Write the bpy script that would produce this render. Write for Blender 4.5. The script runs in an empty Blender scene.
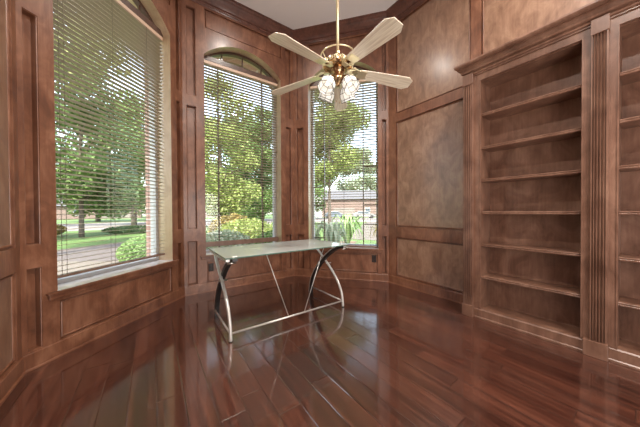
import bpy, math, random
import numpy as np
from mathutils import Vector, Matrix
random.seed(7)
rng = np.random.default_rng(11)
SC = bpy.context.scene
COL = SC.collection
PI = math.pi

# ---------------------------------------------------------------- materials
def new_mat(name):
    m = bpy.data.materials.new(name); m.use_nodes = True
    nt = m.node_tree; b = nt.nodes['Principled BSDF']
    return m, nt, b
def setp(b, **k):
    for key, v in k.items():
        key = key.replace('_', ' ')
        if key in b.inputs:
            b.inputs[key].default_value = v
def plain(name, col, rough=.5, metal=0, **k):
    m, nt, b = new_mat(name)
    setp(b, Base_Color=(*col, 1), Roughness=rough, Metallic=metal)
    for kk, v in k.items(): b.inputs[kk.replace('_', ' ')].default_value = v
    n = nt.nodes.new('ShaderNodeTexNoise'); n.inputs['Scale'].default_value = 60
    r = nt.nodes.new('ShaderNodeMapRange'); r.inputs['To Min'].default_value = max(0, rough-.04); r.inputs['To Max'].default_value = rough+.06
    nt.links.new(n.outputs['Fac'], r.inputs['Value']); nt.links.new(r.outputs['Result'], b.inputs['Roughness'])
    return m
def ramp(nt, stops):
    r = nt.nodes.new('ShaderNodeValToRGB'); e = r.color_ramp.elements
    while len(e) < len(stops): e.new(.5)
    for i, (p, c) in enumerate(stops): e[i].position = p; e[i].color = (*c, 1)
    return r
def math_n(nt, op, a, b=None, c=None):
    n = nt.nodes.new('ShaderNodeMath'); n.operation = op
    for i, v in enumerate((a, b, c)):
        if v is None: continue
        if isinstance(v, (int, float)): n.inputs[i].default_value = v
        else: nt.links.new(v, n.inputs[i])
    return n.outputs[0]

def wood(name, dark, mid, light, rough=.40, scale=(1.6, 1.6, 1.0), coat=.28, seed=0.):
    """stained maple: cloudy figure, fine pores"""
    m, nt, b = new_mat(name); L = nt.links
    tc = nt.nodes.new('ShaderNodeTexCoord')
    mp = nt.nodes.new('ShaderNodeMapping'); mp.inputs['Scale'].default_value = scale; mp.inputs['Location'].default_value = (seed, seed*.7, seed*.3)
    L.new(tc.outputs['Object'], mp.inputs['Vector'])
    n1 = nt.nodes.new('ShaderNodeTexNoise'); n1.inputs['Scale'].default_value = 3.2; n1.inputs['Detail'].default_value = 7; n1.inputs['Roughness'].default_value = .62; n1.inputs['Distortion'].default_value = .9
    L.new(mp.outputs[0], n1.inputs['Vector'])
    mp2 = nt.nodes.new('ShaderNodeMapping'); mp2.inputs['Scale'].default_value = (38, 38, 3.5)
    L.new(tc.outputs['Object'], mp2.inputs['Vector'])
    n2 = nt.nodes.new('ShaderNodeTexNoise'); n2.inputs['Scale'].default_value = 1.5; n2.inputs['Detail'].default_value = 4
    L.new(mp2.outputs[0], n2.inputs['Vector'])
    mix = math_n(nt, 'ADD', math_n(nt, 'MULTIPLY', n1.outputs['Fac'], .78), math_n(nt, 'MULTIPLY', n2.outputs['Fac'], .22))
    r = ramp(nt, [(.36, dark), (.5, mid), (.65, light)])
    L.new(mix, r.inputs['Fac']); L.new(r.outputs['Color'], b.inputs['Base Color'])
    rr = nt.nodes.new('ShaderNodeMapRange'); rr.inputs['To Min'].default_value = rough-.05; rr.inputs['To Max'].default_value = rough+.08
    L.new(n1.outputs['Fac'], rr.inputs['Value']); L.new(rr.outputs['Result'], b.inputs['Roughness'])
    setp(b, Coat_Weight=coat, Coat_Roughness=.24)
    bp = nt.nodes.new('ShaderNodeBump'); bp.inputs['Strength'].default_value = .05; bp.inputs['Distance'].default_value = .01
    L.new(n2.outputs['Fac'], bp.inputs['Height']); L.new(bp.outputs[0], b.inputs['Normal'])
    return m

M = {}
M['wall_wood'] = wood('stained_maple', (.100, .035, .017), (.165, .063, .031), (.250, .110, .060))
M['veneer'] = wood('figured_maple_veneer', (.160, .080, .046), (.230, .123, .075), (.310, .182, .117), scale=(2.4, 2.4, 1.5), coat=.6, seed=11.)
M['case_wood'] = wood('bookcase_maple', (.108, .049, .030), (.170, .084, .054), (.250, .135, .090), seed=3.)
M['crown_wood'] = wood('crown_maple', (.070, .024, .016), (.110, .040, .026), (.160, .064, .042), scale=(2, 2, 2), seed=5.)
M['rail_wood'] = wood('dark_window_wood', (.045, .02, .013), (.075, .035, .022), (.11, .055, .036), seed=8.)
M['reveal'] = wood('light_jamb_wood', (.38, .265, .165), (.47, .34, .215), (.54, .41, .27), rough=.3, coat=.5, seed=2.)
M['slat'] = plain('blind_slat', (.34, .275, .20), .34)
M['slat_head'] = plain('blind_headrail', (.58, .42, .31), .4)
M['bottom_rail'] = wood('blind_bottom_rail', (.13, .07, .05), (.18, .10, .07), (.24, .14, .10), seed=9.)
M['cord'] = plain('blind_cord', (.10, .075, .055), .8)
M['vinyl'] = plain('white_window_vinyl', (.50, .49, .49), .4)
M['ceiling'] = plain('ceiling_paint', (.88, .87, .87), .9)
M['chrome'] = plain('satin_silver', (.66, .64, .61), .28, 1.)
M['black_steel'] = plain('black_steel', (.018, .016, .016), .35)
M['silver_paint'] = plain('silver_paint', (.62, .60, .57), .35, .6)
M['outlet'] = plain('dark_outlet', (.018, .009, .007), .6)
M['outlet_in'] = plain('dark_outlet_face', (.012, .007, .006), .3)
M['brass'] = plain('polished_brass', (.44, .29, .16), .2, 1.)
M['brass_pale'] = plain('antique_white_brass', (.82, .74, .50), .3, .75)
M['lead'] = plain('dark_lead', (.06, .05, .04), .5, .6)
M['white_trim'] = plain('white_trim', (.75, .74, .72), .5)
M['plaster'] = plain('plaster', (.55, .48, .42), .8)

def marble():
    m, nt, b = new_mat('sill_marble'); L = nt.links
    n = nt.nodes.new('ShaderNodeTexNoise'); n.inputs['Scale'].default_value = 5; n.inputs['Detail'].default_value = 8; n.inputs['Distortion'].default_value = 1.5
    r = ramp(nt, [(.35, (.50, .47, .45)), (.6, (.74, .72, .70))]); L.new(n.outputs['Fac'], r.inputs['Fac']); L.new(r.outputs['Color'], b.inputs['Base Color'])
    setp(b, Roughness=.18); return m
M['marble'] = marble()
def blade_wood():
    m, nt, b = new_mat('whitewashed_oak'); L = nt.links
    tc = nt.nodes.new('ShaderNodeTexCoord'); mp = nt.nodes.new('ShaderNodeMapping'); mp.inputs['Scale'].default_value = (2.5, 55, 20)
    L.new(tc.outputs['Object'], mp.inputs['Vector'])
    n = nt.nodes.new('ShaderNodeTexNoise'); n.inputs['Scale'].default_value = 2; n.inputs['Detail'].default_value = 6; L.new(mp.outputs[0], n.inputs['Vector'])
    r = ramp(nt, [(.35, (.62, .51, .38)), (.6, (.84, .75, .60))]); L.new(n.outputs['Fac'], r.inputs['Fac']); L.new(r.outputs['Color'], b.inputs['Base Color'])
    setp(b, Roughness=.32, Coat_Weight=.4, Coat_Roughness=.15); return m
M['blade'] = blade_wood()
def glass(name, col, rough=0., ior=1.45):
    m, nt, b = new_mat(name)
    setp(b, Base_Color=(*col, 1), Roughness=rough, Transmission_Weight=1., IOR=ior)
    return m
def thin_glass(name, ior=1.45, col=(.97, .99, .98)):
    m = bpy.data.materials.new(name); m.use_nodes = True; nt = m.node_tree; nt.nodes.clear()
    o = nt.nodes.new('ShaderNodeOutputMaterial'); mx = nt.nodes.new('ShaderNodeMixShader'); t = nt.nodes.new('ShaderNodeBsdfTransparent'); g = nt.nodes.new('ShaderNodeBsdfGlossy'); f = nt.nodes.new('ShaderNodeFresnel')
    t.inputs['Color'].default_value = (*col, 1); g.inputs['Roughness'].default_value = .01
    nt.nodes.remove(f); lw = nt.nodes.new('ShaderNodeLayerWeight'); lw.inputs['Blend'].default_value = .5
    fr = math_n(nt, 'ADD', math_n(nt, 'MULTIPLY', math_n(nt, 'POWER', lw.outputs['Facing'], 5.), .94), ((ior-1)/(ior+1))**2)
    nt.links.new(fr, mx.inputs[0]); nt.links.new(t.outputs[0], mx.inputs[1]); nt.links.new(g.outputs[0], mx.inputs[2]); nt.links.new(mx.outputs[0], o.inputs['Surface'])
    return m
M['pane'] = thin_glass('window_glass')
def frosted():
    m = bpy.data.materials.new('frosted_desk_glass'); m.use_nodes = True; nt = m.node_tree; b = nt.nodes['Principled BSDF']; o = nt.nodes['Material Output']
    setp(b, Base_Color=(.78, .82, .80, 1), Roughness=.03, Specular_IOR_Level=.5, IOR=1.9)
    t = nt.nodes.new('ShaderNodeBsdfTransparent'); t.inputs['Color'].default_value = (.82, .9, .86, 1); mx = nt.nodes.new('ShaderNodeMixShader'); mx.inputs[0].default_value = .66
    nt.links.new(t.outputs[0], mx.inputs[1]); nt.links.new(b.outputs[0], mx.inputs[2]); nt.links.new(mx.outputs[0], o.inputs['Surface']); return m
M['desk_glass'] = frosted()
M['glass_edge'] = plain('green_glass_edge', (.10, .17, .14), .1)
def shade_glass():
    m, nt, b = new_mat('frosted_shade_glass')
    setp(b, Base_Color=(.85, .83, .78, 1), Roughness=.35, Transmission_Weight=.35)
    b.inputs['Emission Color'].default_value = (1, .95, .88, 1); b.inputs['Emission Strength'].default_value = .12
    return m
M['shade'] = shade_glass()
def emis(name, col, s):
    m, nt, b = new_mat(name); setp(b, Base_Color=(.9, .9, .9, 1)); b.inputs['Emission Color'].default_value = (*col, 1); b.inputs['Emission Strength'].default_value = s; return m
M['bulb'] = emis('lit_bulb', (1, .88, .72), .9)
M['downlight_lens'] = emis('downlight_lens', (1, .93, .84), 30.)

def floor_mat():
    m, nt, b = new_mat('cherry_plank_floor'); L = nt.links
    tc = nt.nodes.new('ShaderNodeTexCoord'); sp = nt.nodes.new('ShaderNodeSeparateXYZ'); L.new(tc.outputs['Object'], sp.inputs[0])
    W, LEN = .14, 1.22
    u = math_n(nt, 'DIVIDE', math_n(nt, 'SUBTRACT', sp.outputs['X'], .017), W)
    row = math_n(nt, 'FLOOR', u); fu = math_n(nt, 'FRACT', u)
    wn = nt.nodes.new('ShaderNodeTexWhiteNoise'); wn.noise_dimensions = '1D'; L.new(row, wn.inputs['W'])
    v = math_n(nt, 'ADD', math_n(nt, 'DIVIDE', sp.outputs['Y'], LEN), wn.outputs['Value'])
    seg = math_n(nt, 'FLOOR', v); fv = math_n(nt, 'FRACT', v)
    cid = nt.nodes.new('ShaderNodeCombineXYZ'); L.new(row, cid.inputs[0]); L.new(seg, cid.inputs[1])
    wn2 = nt.nodes.new('ShaderNodeTexWhiteNoise'); wn2.noise_dimensions = '2D'; L.new(cid.outputs[0], wn2.inputs['Vector'])
    # grain
    mp = nt.nodes.new('ShaderNodeMapping'); mp.inputs['Scale'].default_value = (34, 1.3, 1)
    L.new(tc.outputs['Object'], mp.inputs['Vector'])
    off = nt.nodes.new('ShaderNodeVectorMath'); off.operation = 'ADD'; L.new(mp.outputs[0], off.inputs[0])
    sc = nt.nodes.new('ShaderNodeVectorMath'); sc.operation = 'SCALE'; sc.inputs['Scale'].default_value = 13.; L.new(wn2.outputs['Color'], sc.inputs[0]); L.new(sc.outputs[0], off.inputs[1])
    n = nt.nodes.new('ShaderNodeTexNoise'); n.inputs['Scale'].default_value = 1.3; n.inputs['Detail'].default_value = 7; n.inputs['Roughness'].default_value = .6; n.inputs['Distortion'].default_value = .5
    L.new(off.outputs[0], n.inputs['Vector'])
    f = math_n(nt, 'ADD', math_n(nt, 'MULTIPLY', n.outputs['Fac'], .86), math_n(nt, 'MULTIPLY', wn2.outputs['Value'], .20))
    r = ramp(nt, [(.34, (.022, .008, .006)), (.52, (.062, .020, .013)), (.74, (.135, .046, .028))])
    L.new(f, r.inputs['Fac'])
    # grooves
    eu = math_n(nt, 'MINIMUM', fu, math_n(nt, 'SUBTRACT', 1., fu)); eu = math_n(nt, 'MULTIPLY', eu, W)
    ev = math_n(nt, 'MINIMUM', fv, math_n(nt, 'SUBTRACT', 1., fv)); ev = math_n(nt, 'MULTIPLY', ev, LEN)
    e = math_n(nt, 'MINIMUM', eu, ev)
    mr = nt.nodes.new('ShaderNodeMapRange'); mr.inputs['From Min'].default_value = .0008; mr.inputs['From Max'].default_value = .004; L.new(e, mr.inputs['Value'])
    mixc = nt.nodes.new('ShaderNodeMix'); mixc.data_type = 'RGBA'; L.new(mr.outputs['Result'], mixc.inputs['Factor'])
    mixc.inputs['A'].default_value = (.035, .014, .010, 1); L.new(r.outputs['Color'], mixc.inputs['B']); L.new(mixc.outputs['Result'], b.inputs['Base Color'])
    h = math_n(nt, 'ADD', math_n(nt, 'MULTIPLY', mr.outputs['Result'], 1.), math_n(nt, 'MULTIPLY', n.outputs['Fac'], .10))
    bp = nt.nodes.new('ShaderNodeBump'); bp.inputs['Strength'].default_value = .55; bp.inputs['Distance'].default_value = .0016
    L.new(h, bp.inputs['Height']); L.new(bp.outputs[0], b.inputs['Normal']); L.new(bp.outputs[0], b.inputs['Coat Normal'])
    setp(b, Roughness=.20, Coat_Weight=1., Coat_Roughness=.085, Coat_IOR=2.2, Specular_IOR_Level=.6)
    return m
M['floor'] = floor_mat()

def brick_mat():
    m, nt, b = new_mat('red_brick'); L = nt.links
    tc = nt.nodes.new('ShaderNodeTexCoord'); sp = nt.nodes.new('ShaderNodeSeparateXYZ'); L.new(tc.outputs['Object'], sp.inputs[0])
    cb = nt.nodes.new('ShaderNodeCombineXYZ'); L.new(math_n(nt, 'ADD', sp.outputs['X'], math_n(nt, 'MULTIPLY', sp.outputs['Y'], 1.0)), cb.inputs[0]); L.new(sp.outputs['Z'], cb.inputs[1])
    br = nt.nodes.new('ShaderNodeTexBrick'); L.new(cb.outputs[0], br.inputs['Vector'])
    br.inputs['Color1'].default_value = (.52, .30, .25, 1); br.inputs['Color2'].default_value = (.42, .23, .19, 1); br.inputs['Mortar'].default_value = (.62, .54, .50, 1)
    br.inputs['Scale'].default_value = 1; br.inputs['Mortar Size'].default_value = .006; br.inputs['Brick Width'].default_value = .21; br.inputs['Row Height'].default_value = .075
    L.new(br.outputs['Color'], b.inputs['Base Color']); setp(b, Roughness=.85)
    return m
M['brick'] = brick_mat()
def noisy(name, stops, scale, rough=.9, stretch=(1, 1, 1), detail=6):
    m, nt, b = new_mat(name); L = nt.links
    tc = nt.nodes.new('ShaderNodeTexCoord'); mp = nt.nodes.new('ShaderNodeMapping'); mp.inputs['Scale'].default_value = stretch; L.new(tc.outputs['Object'], mp.inputs['Vector'])
    n = nt.nodes.new('ShaderNodeTexNoise'); n.inputs['Scale'].default_value = scale; n.inputs['Detail'].default_value = detail; L.new(mp.outputs[0], n.inputs['Vector'])
    r = ramp(nt, stops); L.new(n.outputs['Fac'], r.inputs['Fac']); L.new(r.outputs['Color'], b.inputs['Base Color']); setp(b, Roughness=rough)
    return m
M['lawn'] = noisy('lawn', [(.3, (0.045, 0.090, 0.016)), (.7, (0.090, 0.146, 0.030))], 3.)
M['drive'] = noisy('driveway_paving', [(.3, (0.067, 0.052, 0.049)), (.7, (0.094, 0.077, 0.072))], 4.)
M['walk'] = noisy('pale_concrete', [(.3, (0.102, 0.081, 0.066)), (.7, (0.125, 0.105, 0.087))], 4.)
M['street'] = noisy('street_concrete', [(.3, (0.155, 0.131, 0.120)), (.7, (0.189, 0.168, 0.155))], 1.)
M['mulch'] = noisy('mulch', [(.3, (.07, .045, .03)), (.7, (.18, .11, .07))], 30.)
M['bark'] = noisy('bark', [(.3, (.045, .035, .028)), (.7, (.13, .10, .08))], 12., stretch=(3, 3, .6))
M['roof'] = noisy('roof_shingle', [(.3, (0.065, 0.062, 0.068)), (.7, (0.091, 0.089, 0.094))], 8.)
M['house_brick'] = noisy('far_brick', [(.3, (0.135, 0.089, 0.076)), (.7, (0.167, 0.119, 0.102))], 8.)
M['house_white'] = plain('far_white_paint', (.50, .49, .47), .7)
M['garage'] = plain('garage_door_paint', (0.167, 0.140, 0.124), .6)
M['far_glass'] = plain('far_window_glass', (.06, .08, .10), .1)
M['soffit'] = wood('soffit_board', (.20, .12, .08), (.27, .17, .12), (.34, .22, .16), rough=.6, coat=0)
M['car_white'] = plain('white_car_paint', (0.202, 0.202, 0.204), .25)
M['car_dark'] = plain('dark_car_paint', (.10, .12, .15), .25)
M['tyre'] = plain('tyre_rubber', (.02, .02, .02), .8)
M['bloom'] = noisy('orange_red_petal', [(.3, (.60, .08, .03)), (.7, (.80, .18, .06))], 20.)
def leaf(name, a, b_, c, trans=.35):
    m = bpy.data.materials.new(name); m.use_nodes = True; nt = m.node_tree; nt.nodes.clear(); L = nt.links
    o = nt.nodes.new('ShaderNodeOutputMaterial'); mx = nt.nodes.new('ShaderNodeMixShader'); mx.inputs[0].default_value = trans
    d = nt.nodes.new('ShaderNodeBsdfPrincipled'); t = nt.nodes.new('ShaderNodeBsdfTranslucent')
    g = nt.nodes.new('ShaderNodeNewGeometry'); r = ramp(nt, [(.0, a), (.5, b_), (1., c)])
    L.new(g.outputs['Random Per Island'], r.inputs['Fac']); L.new(r.outputs['Color'], d.inputs['Base Color']); L.new(r.outputs['Color'], t.inputs['Color'])
    d.inputs['Roughness'].default_value = .55
    L.new(d.outputs[0], mx.inputs[1]); L.new(t.outputs[0], mx.inputs[2]); L.new(mx.outputs[0], o.inputs['Surface'])
    return m
M['leaf_mid'] = leaf('mid_green_leaf', (0.046, 0.096, 0.021), (0.096, 0.174, 0.038), (0.194, 0.271, 0.078))
M['leaf_yellow'] = leaf('yellow_green_leaf', (0.115, 0.168, 0.033), (0.232, 0.285, 0.071), (0.360, 0.387, 0.141))
M['leaf_dark'] = leaf('dark_green_leaf', (0.022, 0.058, 0.017), (0.046, 0.096, 0.026), (0.090, 0.149, 0.046))
M['leaf_hedge'] = leaf('hedge_leaf', (0.090, 0.168, 0.038), (0.174, 0.271, 0.084), (0.271, 0.360, 0.154))
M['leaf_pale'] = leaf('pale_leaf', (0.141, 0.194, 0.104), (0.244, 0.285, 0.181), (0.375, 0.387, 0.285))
M['leaf_rust'] = leaf('rusty_leaf', (.12, .10, .035), (.24, .19, .06), (.34, .24, .08))

# ---------------------------------------------------------------- mesh helpers
class MB:
    def __init__(s): s.v = []; s.f = []
    def add(s, vs, fs):
        o = len(s.v); s.v += [tuple(v) for v in vs]; s.f += [tuple(i+o for i in f) for f in fs]; return s
    def box(s, x0, x1, y0, y1, z0, z1):
        v = [(x, y, z) for z in (z0, z1) for y in (y0, y1) for x in (x0, x1)]
        return s.add(v, [(0, 2, 3, 1), (4, 5, 7, 6), (0, 1, 5, 4), (2, 6, 7, 3), (0, 4, 6, 2), (1, 3, 7, 5)])
    def lathe(s, prof, c=(0, 0, 0), n=32, mat=None, cap=True, ang=2*PI):
        vs = []; m = len(prof)
        for i in range(n):
            a = ang*i/n
            for r, z in prof: vs.append((r*math.cos(a), r*math.sin(a), z))
        fs = []
        for i in range(n):
            j = (i+1) % n
            for k in range(m-1): fs.append((i*m+k, j*m+k, j*m+k+1, i*m+k+1))
        if cap:
            if prof[0][0] > 1e-5: fs.append(tuple(i*m for i in reversed(range(n))))
            if prof[-1][0] > 1e-5: fs.append(tuple(i*m+m-1 for i in range(n)))
        if mat is None: mat = Matrix.Translation(c)
        return s.add([mat @ Vector(v) for v in vs], fs)
    def tube(s, pts, r, n=10, closed=False, flat=None):
        """round tube through pts; r number or list; flat=(w,t,dirvec) sweeps a rectangle whose thickness t lies along dirvec"""
        P = [Vector(p) for p in pts]; N = len(P); vs = []
        rs = r if isinstance(r, (list, tuple)) else [r]*N
        prev = None
        for i in range(N):
            t = (P[(i+1) % N]-P[i-1]) if closed else (P[min(i+1, N-1)]-P[max(i-1, 0)])
            t.normalize()
            if flat:
                a = Vector(flat[2]).normalized(); b = t.cross(a).normalized()
                w, th = flat[0]/2, flat[1]/2
                for (p, q) in ((-1, -1), (1, -1), (1, 1), (-1, 1)): vs.append(P[i]+b*w*p+a*th*q)
            else:
                if prev is None:
                    a = Vector((0, 0, 1)) if abs(t.z) < .9 else Vector((1, 0, 0))
                    prev = t.cross(a).normalized()
                prev = (prev-t*prev.dot(t)).normalized(); b = t.cross(prev)
                for k in range(n):
                    an = 2*PI*k/n; vs.append(P[i]+(prev*math.cos(an)+b*math.sin(an))*rs[i])
        m = 4 if flat else n; fs = []
        for i in range(N if closed else N-1):
            j = (i+1) % N
            for k in range(m): l = (k+1) % m; fs.append((i*m+k, i*m+l, j*m+l, j*m+k))
        if not closed: fs.append(tuple(reversed(range(m)))); fs.append(tuple((N-1)*m+k for k in range(m)))
        return s.add(vs, fs)
    def prism(s, poly, y0, y1, f=lambda a, b, c: (a, b, c)):
        """poly in (a,b) extruded from y0..y1, f maps (a, depth, b)"""
        n = len(poly); vs = [f(a, y0, b) for a, b in poly]+[f(a, y1, b) for a, b in poly]
        fs = [tuple(range(n)), tuple(reversed(range(n, 2*n)))]+[(i, i+n, (i+1) % n+n, (i+1) % n) for i in range(n)]
        return s.add(vs, fs)
    def build(s, name, mat, parent=None, smooth=False, bevel=0, loc=None, rot=None, label=None):
        me = bpy.data.meshes.new(name); me.from_pydata(s.v, [], s.f); me.update()
        import bmesh
        bm = bmesh.new(); bm.from_mesh(me); bmesh.ops.recalc_face_normals(bm, faces=bm.faces); bm.to_mesh(me); bm.free()
        if smooth:
            for p in me.polygons: p.use_smooth = True
        o = bpy.data.objects.new(name, me); COL.objects.link(o)
        me.materials.append(mat)
        if bevel:
            b = o.modifiers.new('bevel', 'BEVEL'); b.width = bevel; b.segments = 2; b.limit_method = 'ANGLE'
        if smooth == 'angle':
            for p in me.polygons: p.use_smooth = True
            e = o.modifiers.new('split', 'EDGE_SPLIT'); e.split_angle = math.radians(40)
        if parent: o.parent = parent
        if loc: o.location = loc
        if rot: o.rotation_euler = rot
        if label: o['label'] = label
        return o
def empty(name, loc=(0, 0, 0), rz=0., label=None, cat=None, group=None, kind=None):
    o = bpy.data.objects.new(name, None); COL.objects.link(o); o.location = loc; o.rotation_euler = (0, 0, rz); o.empty_display_size = .1
    return tag(o, label, cat, group, kind)
def tag(o, label=None, cat=None, group=None, kind=None):
    for k, v in (('label', label), ('category', cat), ('group', group), ('kind', kind)):
        if v: o[k] = v
    return o
def copy_tree(o, parent=None):
    c = o.copy(); COL.objects.link(c); c.parent = parent
    for ch in list(o.children): copy_tree(ch, c)
    return c
def catmull(pts, n=8):
    P = [Vector(p) for p in pts]; P = [P[0]*2-P[1]]+P+[P[-1]*2-P[-2]]; out = []
    for i in range(1, len(P)-2):
        for k in range(n):
            t = k/n; a, b, c, d = P[i-1], P[i], P[i+1], P[i+2]
            out.append(.5*((2*b)+(c-a)*t+(2*a-5*b+4*c-d)*t*t+(3*b-a-3*c+d)*t**3))
    out.append(P[-2]); return out

# ---------------------------------------------------------------- room geometry
CEIL = 4.27
A = Vector((-.76, 2.60)); B = Vector((.36, 3.70)); C = Vector((2.07, 3.70)); D = Vector((3.11, 2.46))
E_ = Vector((3.11, -1.9)); F_ = Vector((-.76, -1.9))
POLY = [A, B, C, D, E_, F_]
SILL, SPRING, APEX, ZARC = .53, 3.39, 3.66, 3.70
def frame(a, b):
    d = (b-a).normalized(); inn = Vector((d.y, -d.x)); return d, inn
def mapper(a, b):
    d, inn = frame(a, b)
    return lambda s, n, z: (a.x+d.x*s+inn.x*n, a.y+d.y*s+inn.y*n, z)   # n > 0 into the room

STD = [(0, 0), (0, -.024), (.012, -.024), (.013, -.010), (.019, -.007), (.024, -.012), (.025, -.015)]
NARROW = [(0, 0), (.002, -.005), (.007, -.007), (.008, -.055), (.013, -.055), (.015, -.050)]

def arch_pts(s0, s1, zs, za, n=28):
    c = (s0+s1)/2; w = (s1-s0)/2; r = za-zs; R = (w*w+r*r)/(2*r); zc = za-R
    t = math.asin(w/R)
    return [(c+R*math.sin(-t+2*t*i/n), zc+R*math.cos(-t+2*t*i/n)) for i in range(n+1)]

def tile(mb, P, L, H, rects, n, arch=None, z_lo=0):
    """flat sheet 0..L x z_lo..H at depth n minus rects (and the arch)"""
    holes = [(r[0], r[1], r[2], r[3]) for r in rects]
    if arch: holes.append((arch[0], arch[1], SPRING, ZARC))
    xs = sorted({0, L, *[h[0] for h in holes], *[h[1] for h in holes]}); zs = sorted({z_lo, H, *[h[2] for h in holes], *[h[3] for h in holes]})
    for i in range(len(xs)-1):
        for j in range(len(zs)-1):
            cx, cz = (xs[i]+xs[i+1])/2, (zs[j]+zs[j+1])/2
            if any(h[0] < cx < h[1] and h[2] < cz < h[3] for h in holes): continue
            mb.add([P(xs[i], n, zs[j]), P(xs[i+1], n, zs[j]), P(xs[i+1], n, zs[j+1]), P(xs[i], n, zs[j+1])], [(0, 1, 2, 3)])
    if arch:
        ap = arch_pts(arch[0], arch[1], SPRING, APEX)
        for (x0, z0), (x1, z1) in zip(ap, ap[1:]):
            mb.add([P(x0, n, z0), P(x1, n, z1), P(x1, n, ZARC), P(x0, n, ZARC)], [(0, 1, 2, 3)])

def wall(name, a, b, panels, window=None, mat='wall_wood', thick=.28, panel_mat=None):
    P = mapper(a, b); L = (b-a).length; mb = MB(); pf = []
    rects = [p[:4] for p in panels]+([(window[0], window[1], SILL-.01, SPRING)] if window else [])
    tile(mb, P, L, CEIL, rects, 0, window)
    for p in panels:
        s0, s1, z0, z1, prof = p
        prof = NARROW if prof == 'n' else STD
        ring = []
        for ins, dp in prof:
            o = len(mb.v); mb.v += [P(s0+ins, dp, z0+ins), P(s1-ins, dp, z0+ins), P(s1-ins, dp, z1-ins), P(s0+ins, dp, z1-ins)]; ring.append(o)
        for q, w in zip(ring, ring[1:]):
            for k in range(4): mb.f.append((q+k, q+(k+1) % 4, w+(k+1) % 4, w+k))
        q = ring[-1]; mb.f.append((q, q+1, q+2, q+3)); pf.append(tuple(mb.v[q]) if p[4] == 's' and panel_mat else None)
    # back of the wall, so that it is solid to light
    tile(mb, P, L, CEIL, [(window[0]-.01, window[1]+.01, SILL-.02, SPRING)] if window else [], -thick, (window[0]-.01, window[1]+.01) if window else None)
    for s in (0, L): mb.add([P(s, 0, 0), P(s, -thick, 0), P(s, -thick, CEIL), P(s, 0, CEIL)], [(0, 1, 2, 3)])
    o = mb.build(name, M[mat]); tag(o, kind='structure')
    if panel_mat:      # the wide recessed fields are a lighter figured veneer
        o.data.materials.append(M[panel_mat]); keys = {tuple(round(c, 4) for c in v) for v in pf if v}
        for f in o.data.polygons:
            if any(tuple(round(c, 4) for c in o.data.vertices[v].co) in keys for v in f.vertices) and f.area > .2: f.material_index = 1
    return o

WIN = {1: (.207, 1.370), 2: (.272, 1.462), 3: (.272, 1.455)}
L1, L2, L3 = (B-A).length, (C-B).length, (D-C).length
def bay_panels(win, L, l0, l1, r0, r1):
    return [(l0, l1, .13, .74, 'n'), (l0, l1, .91, 2.62, 'n'), (l0, l1, 2.76, 3.98, 'n'),
            (r0, r1, .13, .74, 'n'), (r0, r1, .91, 2.62, 'n'), (r0, r1, 2.76, 3.98, 'n'),
            (win[0]+.012, win[1]-.005, .13, .445, 's'), (win[0]+.015, win[1]+.01, 3.765, 4.03, 's')]
wall('wall_northwest', A, B, bay_panels(WIN[1], L1, .030, .115, 1.465, 1.535), WIN[1])
wall('wall_north', B, C, bay_panels(WIN[2], L2, .045, .165, 1.555, 1.665), WIN[2])
wall('wall_northeast', C, D, bay_panels(WIN[3], L3, .055, .185, 1.515, 1.585), WIN[3])
LR = (E_-D).length
wall('wall_east', D, E_, [(.14, 1.18, .13, .738, 's'), (.14, 1.18, .902, 2.523, 's'), (.14, 1.196, 2.655, 4.03, 's'), (1.306, 2.36, 2.655, 4.03, 's'), (2.47, 3.52, 2.655, 4.03, 's')], panel_mat='veneer')
wall('wall_south', E_, F_, [(.1, .75, .13, .74, 's'), (.1, .75, .91, 3.98, 's'), (3.3, 3.8, .13, .74, 's'), (3.3, 3.8, .91, 3.98, 's')])
# added pair of door frames behind the camera, built around a fill lamp
dm = MB(); dm.box(-.30, -.20, -1.9, -1.84, 0, 3.4); dm.box(2.10, 2.20, -1.9, -1.84, 0, 3.4); dm.box(-.20, 2.10, -1.9, -1.84, 3.3, 3.4)
dr = tag(dm.build('added_door_1', M['wall_wood']), kind='structure')
for x0 in (-.20, .95):
    lf = MB(); lf.box(x0, x0+.09, -1.89, -1.83, 0, 3.3); lf.box(x0+1.06, x0+1.15, -1.89, -1.83, 0, 3.3); lf.box(x0+.09, x0+1.06, -1.89, -1.83, 0, .22); lf.box(x0+.09, x0+1.06, -1.89, -1.83, 3.2, 3.3)
    for z in (.8, 1.4, 2.0, 2.6): lf.box(x0+.09, x0+1.06, -1.86, -1.835, z-.012, z+.012)
    lf.build('added_door_leaf', M['wall_wood'], dr)
_l = bpy.data.lights.new('rear_fill_lamp', 'AREA'); _l.shape = 'RECTANGLE'; _l.size = 2.3; _l.size_y = 3.1; _l.energy = 88; _l.color = (1, .95, .90)  # unseen area lamp added to brighten the room from behind
_o = bpy.data.objects.new('rear_fill_lamp', _l); COL.objects.link(_o); _o.location = (.95, -1.85, 1.75); _o.rotation_euler = (math.radians(116), 0, 0)
LW = (A-F_).length
wall('wall_west', F_, A, [(LW-.065-.95, LW-.065, .13, .74, 's'), (LW-.065-.95, LW-.065, .91, 2.62, 's'), (LW-.065-.95, LW-.065, 2.76, 3.98, 's'),
                         (LW-2.1, LW-1.15, .13, .74, 's'), (LW-2.1, LW-1.15, .91, 2.62, 's'), (LW-2.1, LW-1.15, 2.76, 3.98, 's'),
                         (.3, 1.3, .13, .74, 's'), (.3, 1.3, .91, 3.98, 's')], panel_mat='veneer')
fb = MB(); fb.add([(-1.2, -2.3, 0), (3.5, -2.3, 0), (3.5, 2.7, 0), (2.25, 4.05, 0), (.2, 4.05, 0), (-1.2, 2.7, 0)], [(0, 1, 2, 3, 4, 5)])
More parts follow.
